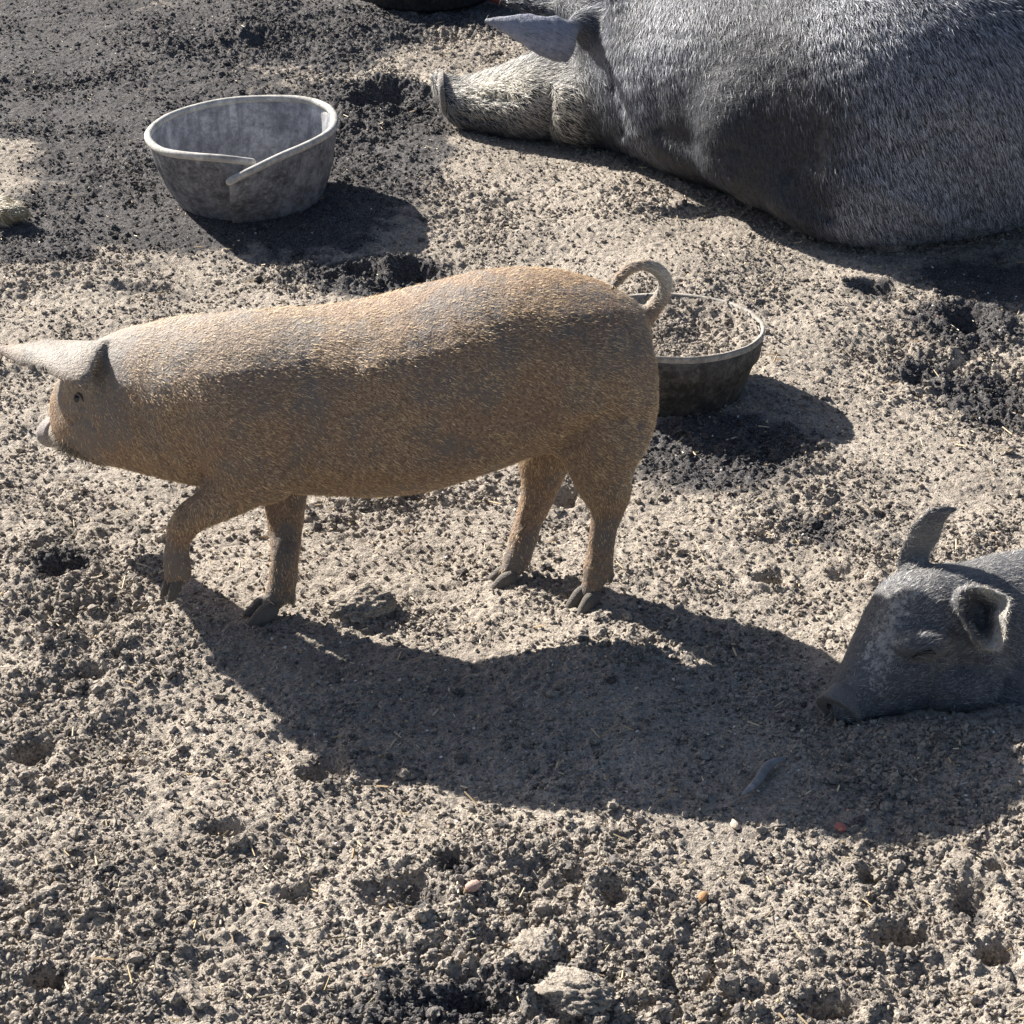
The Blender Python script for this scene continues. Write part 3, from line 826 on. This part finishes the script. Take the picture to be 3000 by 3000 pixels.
bristles(ybody, yp, ER, 380, .009, .0007, lambda P, N: np.tile(np.array([.4, -.4, .2]), (len(P), 1)), 40, 6, name='ear_fringe', jit=.8,
         dens=lambda c, n: np.maximum.reduce([near(c, p, .012) for p in rim]) ** 1.5 + 1e-9)
DSN = skin_material('slate_snout', (.10, .10, .102), (.16, .155, .15), (.26, .25, .235), (.22, .2, .17), .5, 90)
c0 = at(1582, 1338, 2.752)
sr_, su_, st_ = Vector((1, 0, 0)), Vector((0, SP, CP)), Vector((0, -CP, SP))
mj = (sr_ * .83 - su_ * .55).normalized(); nn_ = (st_ * .42 + (sr_ * -.55 - su_ * .83) * .908).normalized(); kk = mj.cross(nn_).normalized()
m = Mesh(); m.rings([[c0 + nn_ * h_ + (mj * math.cos(a) * (1 + .05 * math.cos(3 * a)) + kk * math.sin(a) * .86) * q_ for a in [2 * math.pi * j / 36 for j in range(36)]]
                     for q_, h_ in ((.028, -.030), (.031, -.018), (.0355, -.007), (.0385, -.001), (.037, .004), (.032, .004), (.022, .001), (.01, .002))])
o = mesh_py('snout_disc', m.v, m.f, DSN); under(o, yp)
NOST = NT('nostril').done((.01, .009, .009), .8)
for q in (-.013, .013):
    m = Mesh(); m.ell(c0 + mj * q + kk * .003 + nn_ * .002, (.0055, .0055, .0055)); under(mesh_py('nostril', m.v, m.f, NOST), yp)
m = Mesh(); m.tube([(*snap(ybody, a, b, .0005), rr) for a, b, rr in ((1722, 1240, .001), (1732, 1234, .0022), (1745, 1230, .003), (1757, 1230, .0028), (1768, 1235, .001))], world_pts=True, n=10); under(mesh_py('eye', m.v, m.f, EYE), yp)
m = Mesh(); m.tube([(*snap(ybody, a, b, -.001), rr) for a, b, rr in ((1712, 1240, .001), (1726, 1228, .0035), (1745, 1220, .0045), (1764, 1222, .004), (1780, 1232, .001))], world_pts=True, n=10); under(mesh_py('eyelid', m.v, m.f, DK), yp)

# ------------------------------------------------------------------ trotter of a pig lying beyond the left edge
TAN = skin_material('tan_trotter', (.14, .11, .07), (.27, .22, .14), (.42, .36, .25), (.3, .27, .2), .5, 60)
tr = gp(10, 425)
tro = empty('pig', (tr.x, tr.y, 0))
tag(tro, 'muddy tan trotter of a pig lying beyond the left edge', 'pig')
Yt = gY(418)
mb = Mesh()
mb.tube([(-260, 395, Yt + .05, 48), (-150, 395, Yt + .03, 36), (-70, 395, Yt + .02, 30), (-25, 397, Yt + .01, 29), (5, 400, Yt, 24)])
mb.tube([(-10, 390, Yt + .03, 22), (12, 388, Yt + .02, 18), (28, 392, Yt + .01, 12)])
mb.tube([(0, 405, Yt - .02, 22), (22, 402, Yt - .03, 19), (42, 400, Yt - .03, 15), (48, 402, Yt - .03, 9)])
mb.tube([(-10, 412, Yt - .03, 16), (8, 420, Yt - .04, 10)])
tb = remeshed('leg', mb, TAN, tro, .005, 3, .002, 19)
fattr(tb.data, 'mud_shade', np.full(len(tb.data.vertices), .25))
TB = bristle_material('tan_bristle', (.25, .2, .12), (.7, .62, .45))
bristles(tb, tro, TB, 5000, .018, .0013, lambda P, N: np.tile(np.array([1., -.1, -.4]), (len(P), 1)), 22, 8)

# ------------------------------------------------------------------ tubs
def tub_mat(name, c1, c2, c3, dust, amt, speck=True):
    t = NT(name)
    a = t.noise(14, 6, .75); b = t.noise(60, 7, .8)
    col = t.ramp(a, [(.38, c1), (.50, c2), (.62, c3)])
    col = t.mix(t.ramp(b, [(.50 - amt * .12, 0), (.74 - amt * .1, .85)]), col, dust)
    mp = t.n('Mapping'); mp.inputs['Scale'].default_value = (75, 75, 4); t.l(t.co(), mp.inputs['Vector'])
    st = t.noise(1.0, 3, .6, mp.outputs[0])
    col = t.mix(t.ramp(st, [(.48, 0), (.70, .7)]), col, c1)
    sp = t.noise(230, 2, .6)
    col = t.mix(t.ramp(sp, [(.64, 0), (.70, .6)]), col, dust)
    return t.done(col, .78, t.bump(b, .002, .6), .3)
GREY = tub_mat('grey_rubber', (.075, .078, .09), (.15, .155, .175), (.26, .265, .285), (.40, .40, .41), .35)
GRIN = tub_mat('dusty_grey_inside', (.22, .22, .235), (.40, .40, .42), (.60, .60, .60), (.12, .117, .113), .3)
LIP = tub_mat('worn_pale_rim', (.30, .29, .27), (.50, .48, .44), (.66, .63, .57), (.25, .24, .22), .2)

tg = gp(472, 372)
tub = empty('feed_tub', (tg.x, tg.y, 0))
tag(tub, 'split grey rubber tub whose torn rim overlaps at the front', 'tub')
rimP = [(476, 307, 430), (420, 300, 437), (350, 294, 434), (300, 283, 420), (279, 258, 395), (300, 232, 365), (345, 211, 345), (420, 193, 330), (500, 187, 325),
        (570, 189, 330), (615, 202, 345), (632, 225, 368), (622, 250, 395), (583, 273, 415), (530, 296, 430), (480, 320, 441), (433, 343, 449)]
NR = 120
RW = spline([tuple(at(a, b, gY(c))) for a, b, c in rimP], NR)
zb = hz(tg.x, tg.y) - .012
V = []; Fc = []
rb = 128 * pix(tg.y)
H = 10
for i in range(NR):
    t = i / (NR - 1)
    an = R(-80 - t * 378)
    br = rb * (1 + .035 * t)
    bp = Vector((tg.x + br * math.cos(an), tg.y + br * .98 * math.sin(an), zb))
    tp = Vector(RW[i])
    for k in range(H + 1):
        f = k / H
        p = bp.lerp(tp, f)
        out = Vector((math.cos(an), math.sin(an), 0))
        p += out * (.010 * math.sin(f * math.pi) + .0022 * math.sin(an * 26) * math.sin(f * 3.1))
        V.append(p)
for i in range(NR - 1):
    for k in range(H):
        a = i * (H + 1) + k
        Fc.append((a, a + 1, a + H + 2, a + H + 1))
wall = mesh_py('wall', V, Fc, GREY); under(wall, tub)
sm = wall.modifiers.new('s', 'SOLIDIFY'); sm.thickness = .009; sm.offset = 0; sm.material_offset = 0
wall.data.materials.append(GRIN)
sm.material_offset = 1
m = Mesh(); m.tube([(p[0], p[1], p[2] + .001, .0095) for p in RW[::3]] + [(*RW[-1], .009)], world_pts=True, sub=3, n=12)
under(mesh_py('rim', m.v, m.f, LIP), tub)
m = Mesh()
rs = [[Vector((tg.x + rb * k * math.cos(a), tg.y + rb * k * math.sin(a), zb + z)) for a in [2 * math.pi * j / 40 for j in range(40)]] for k, z in ((.3, .0), (1.0, .0), (1.01, .006), (1.0, .014), (.95, .018), (.3, .016))]
m.rings(rs); under(mesh_py('base', m.v, m.f, GRIN), tub)

# round dark tub behind the pig's rump
TAUP = tub_mat('dark_rubber_muddy', (.035, .034, .033), (.06, .058, .055), (.11, .105, .098), (.24, .22, .19), .25)
TIN = tub_mat('dusty_tub_inside', (.28, .255, .22), (.40, .37, .32), (.52, .48, .42), (.10, .09, .078), .45)
bb = gp(1258, 735)
tub2 = empty('feed_tub', (bb.x, bb.y, 0))
tag(tub2, 'round black rubber tub caked with dry dust behind the ginger pig\'s rump', 'tub')
rc = at(1268, 612, bb.y)
zt = rc.z; r_rim = 176 * pix(bb.y); z0 = hz(bb.x, bb.y) - .012
def lathe(prof, cx, cy, n=72, wob=.0, tilt=0):
    rs = []
    for r, z in prof:
        ring = []
        for j in range(n):
            a = 2 * math.pi * j / n
            rr = r * (1 + wob * math.sin(2 * a + .7) + wob * .5 * math.sin(3 * a) + wob * .25 * math.sin(9 * a + 1) + wob * .2 * math.sin(17 * a))
            ring.append(Vector((cx + rr * math.cos(a), cy + rr * math.sin(a), z + tilt * rr * math.cos(a + 2.2) * (z - z0) / (zt - z0))))
        rs.append(ring)
    return rs
hh = zt - z0
m = Mesh()
m.rings(lathe([(.02, z0), (r_rim * .74, z0), (r_rim * .77, z0 + .006), (r_rim * .93, z0 + hh * .62), (r_rim * .965, z0 + hh * .64), (r_rim * 1.0, zt - .012), (r_rim * .97, zt - .006), (r_rim * .93, zt - .03), (r_rim * .8, zt - .095), (.02, zt - .1)], rc.x, bb.y, wob=.012, tilt=.04))
under(mesh_py('outer_wall', m.v, m.f, TAUP), tub2)
m = Mesh()
m.rings(lathe([(r_rim * .985, zt - .02), (r_rim * 1.005, zt - .008), (r_rim * 1.0, zt + .002), (r_rim * .965, zt), (r_rim * .95, zt - .014), (r_rim * .88, zt - .06), (r_rim * .72, zt - .085), (r_rim * .3, zt - .088), (.02, zt - .088)], rc.x, bb.y, wob=.012, tilt=.04), cap0=False)
under(mesh_py('inner_bowl', m.v, m.f, TIN), tub2)
na, nr = 220, 70
aa, rr_ = np.meshgrid(np.linspace(0, 2 * np.pi, na, endpoint=False), np.linspace(.02, .955, nr))
aa, rr_ = aa.ravel(), rr_.ravel()
fx, fy = rc.x + rr_ * r_rim * np.cos(aa), bb.y + rr_ * r_rim * np.sin(aa)
dep = .034 * np.clip(1.05 - rr_ ** 3, 0, 1)
fz = zt - .006 - dep + .018 * fbm(fx * 7, fy * 7, 301, 2) * (1 - rr_ ** 4) + .009 * domes(fx, fy, .022, 310, .7) + .004 * domes(fx, fy, .011, 320, .7) + .035 * (fx - rc.x) * .35
fz = np.minimum(fz, zt + .001)
ii = np.arange(na * nr).reshape(nr, na)
fq = np.stack([ii[:-1].ravel(), np.roll(ii, -1, 1)[:-1].ravel(), np.roll(ii, -1, 1)[1:].ravel(), ii[1:].ravel()], 1)
fe = mesh_np('dried_feed', np.stack([fx, fy, fz], 1), fq, SOIL)
fattr(fe.data, 'damp_shade', np.clip(.55 * near(np.stack([fx, fy, fz], 1), (rc.x - .03, bb.y - .02, zt), (.05, .09, 1)) + .3 * fbm(fx * 20, fy * 20, 330, 2), 0, 1))
tag(fe, kind='stuff')
def inbowl(g, n):
    k = g.integers(0, len(fx), n)
    return fx[k], fy[k], fz[k]
cr = lumps('feed_crumbs', 2400, .0015, .006, 1, 31, sink=.3, region=inbowl, mat=SOIL)
tag(cr, kind='stuff')

# flat black trough at the top edge
bp = gp(795, 26)
BLK = tub_mat('black_rubber', (.014, .014, .015), (.024, .024, .026), (.04, .04, .042), (.10, .095, .085), .1)
tub3 = empty('feed_tub', (bp.x, bp.y + .24, 0))
tag(tub3, 'low black rubber tub at the top edge beside the sow\'s ear', 'tub')
rs = lathe([(.02, .0), (.235, .0), (.24, .01), (.262, .13), (.272, .135), (.272, .15), (.255, .15), (.25, .13), (.225, .02), (.02, .018)], bp.x, bp.y + .26, wob=.01)
m = Mesh(); m.rings(rs)
under(mesh_py('bowl', m.v, m.f, BLK), tub3)
m = Mesh(); m.tube([(bp.x + .266 * math.cos(a), bp.y + .26 + .266 * math.sin(a), .152, .008) for a in [2 * math.pi * j / 24 for j in range(25)]], world_pts=True, sub=2, n=10)
under(mesh_py('rim', m.v, m.f, BLK), tub3)

# ------------------------------------------------------------------ small things on the soil
WOODG = tub_mat('weathered_stick', (.16, .16, .165), (.26, .26, .27), (.36, .36, .37), (.12, .115, .11), .2)
m = Mesh()
pts = []
for (px, py, r) in ((1402, 1512, .002), (1415, 1500, .005), (1430, 1484, .0062), (1441, 1468, .0075), (1456, 1456, .0065), (1478, 1450, .0025)):
    g = gp(px, py); pts.append((g.x, g.y, hz(g.x, g.y) + .012, r))
m.tube(pts, world_pts=True, n=10)
tag(mesh_py('stick', m.v, m.f, WOODG), 'short curved grey stick lying in the pig\'s shadow', 'stick')
REDW = NT('red_cord').done((.35, .09, .07), .6)
m = Mesh(); pts = []
for (px, py) in ((905, -14), (918, 2), (935, 10), (955, 17), (985, 24), (1010, 34)):
    g = gp(px, py); pts.append((g.x, g.y, hz(g.x, g.y) + .02, .007))
m.tube(pts, world_pts=True, n=10)
tag(mesh_py('cord', m.v, m.f, REDW), 'faded red cord on the soil by the black tub', 'cord')

def stone(px, py, r, col, label, cat='stone', name='pebble', flat=.7, sub=3, group=None):
    g = gp(px, py); V0, F0 = ico(sub)
    q = np.random.default_rng(int(px * 7 + py))
    d = 1 + .16 * np.sin(V0 @ q.normal(size=(3, 1)) * 2.5 + 1) + .07 * np.sin(V0 @ q.normal(size=(3, 1)) * 7) + .05 * np.sin(V0 @ q.normal(size=(3, 1)) * 13)
    if cat == 'clod':
        V0, F0 = ico(5)
        d = 1 + .16 * pn(V0[:, 0] * 1.7 + V0[:, 2], V0[:, 1] * 1.7 - V0[:, 2], int(px))[:, None]
        for fq, am in ((4, .14), (9, .10), (20, .06), (42, .03)):
            d = d + am * (pn(V0[:, 0] * fq + V0[:, 2] * fq * .7, V0[:, 1] * fq + 3, 7) + pn(V0[:, 2] * fq, V0[:, 1] * fq * .8 - V0[:, 0] * fq * .6, 8))[:, None]
    Vv = V0 * d * np.array([1.25, .9, flat]) * r
    t = NT(name + '_surface')
    f = t.noise(200, 4, .75)
    mt = t.done(t.ramp(f, [(.3, tuple(c * .6 for c in col)), (.65, col)]), .85, t.bump(f, .003, .8), .3)
    o = mesh_np(name, Vv, F0, SOIL if cat == 'clod' else mt)
    o.location = (g.x, g.y, hz(g.x, g.y) + r * flat * .55)
    o.rotation_euler = (0, 0, q.random() * 3)
    tag(o, label, cat, group)
    return o
stone(1672, 462, .036, (.55, .48, .39), 'pale dry clod lying just below the sow\'s belly', 'clod', 'clod')
stone(1587, 1560, .008, (.62, .22, .18), 'small pinkish red pebble at the edge of the pig\'s shadow', sub=2)
stone(1387, 1559, .008, (.75, .62, .48), 'tiny cream pebble left of the pinkish red pebble', sub=2)
stone(893, 1697, .009, (.62, .42, .34), 'small pinkish pebble in the rough soil low in the middle', sub=2)
stone(1326, 1692, .008, (.6, .33, .16), 'small orange pebble right of the middle near the bottom', sub=2)
stone(1090, 1890, .038, (.33, .295, .245), 'largest flat grey clod at the bottom edge', 'clod', 'clod', .5)
stone(1010, 1800, .032, (.34, .31, .27), 'pale flat clod above the largest clod at the bottom', 'clod', 'clod', .5)
stone(680, 1145, .045, (.24, .215, .185), 'broken clod behind the ginger pig\'s standing front foot', 'clod', 'clod', .55)
stone(1205, 18, .045, (.2, .2, .2), 'x', 'clod', 'clod') if False else None

# straw bits
STRAW = NT('straw'); tn = STRAW.attr('tint'); STRAW = STRAW.done(STRAW.ramp(tn, [(0, (.30, .20, .10)), (.5, (.55, .43, .25)), (1, (.75, .66, .48))]), .6)
g = np.random.default_rng(77); n = 1500
y = 1.95 + (g.random(n) ** 1.2) * 5; x = g.uniform(-1, 1, n) * (.35 + y * .235)
keep = np.ones(n, bool)
for a in FLAT[3:8]: keep &= blob(x, y, *a) < .5
x, y = x[keep], y[keep]; n = len(x)
z = height(x, y) + .007; an = g.random(n) * 6.28; L = .006 + .03 * g.random(n) ** 3; w = g.uniform(.0007, .0016, n)
d = np.stack([np.cos(an), np.sin(an), g.normal(0, .22, n)], 1); s_ = np.stack([-np.sin(an), np.cos(an), np.zeros(n)], 1); up = np.tile([0, 0, 1.], (n, 1))
c = np.stack([x, y, z], 1); V = []
for e in (-1, 1):
    for (a, b) in ((-1, 0), (0, 1), (1, 0), (0, -1)):
        V.append(c + d * (e * L / 2)[:, None] + s_ * (a * w)[:, None] + up * (b * w)[:, None])
V = np.stack(V, 1).reshape(-1, 3)
q = np.array([[0, 1, 5, 4], [1, 2, 6, 5], [2, 3, 7, 6], [3, 0, 4, 7]])
Fq = (np.arange(n) * 8)[:, None, None] + q[None]
o = mesh_np('straw_bits', V, Fq.reshape(-1, 4), STRAW, smooth=False)
fattr(o.data, 'tint', np.repeat(g.random(n), 8)); tag(o, kind='stuff')

# coloured grit and spilled grain
def grit_mat():
    t = NT('grain'); return t.done(t.ramp(t.attr('tint'), [(0, (.5, .36, .18)), (.35, (.62, .5, .32)), (.6, (.7, .64, .55)), (.85, (.75, .72, .68)), (1, (.55, .3, .2))]), .7)
o = lumps('spilled_grain', 12000, .0011, .0034, 1, 55, sink=.0, rough_bias=False, mat=grit_mat(), power=3.0)
fattr(o.data, 'tint', np.repeat(np.random.default_rng(5).random(len(o.data.vertices) // 12), 12)); tag(o, kind='stuff')
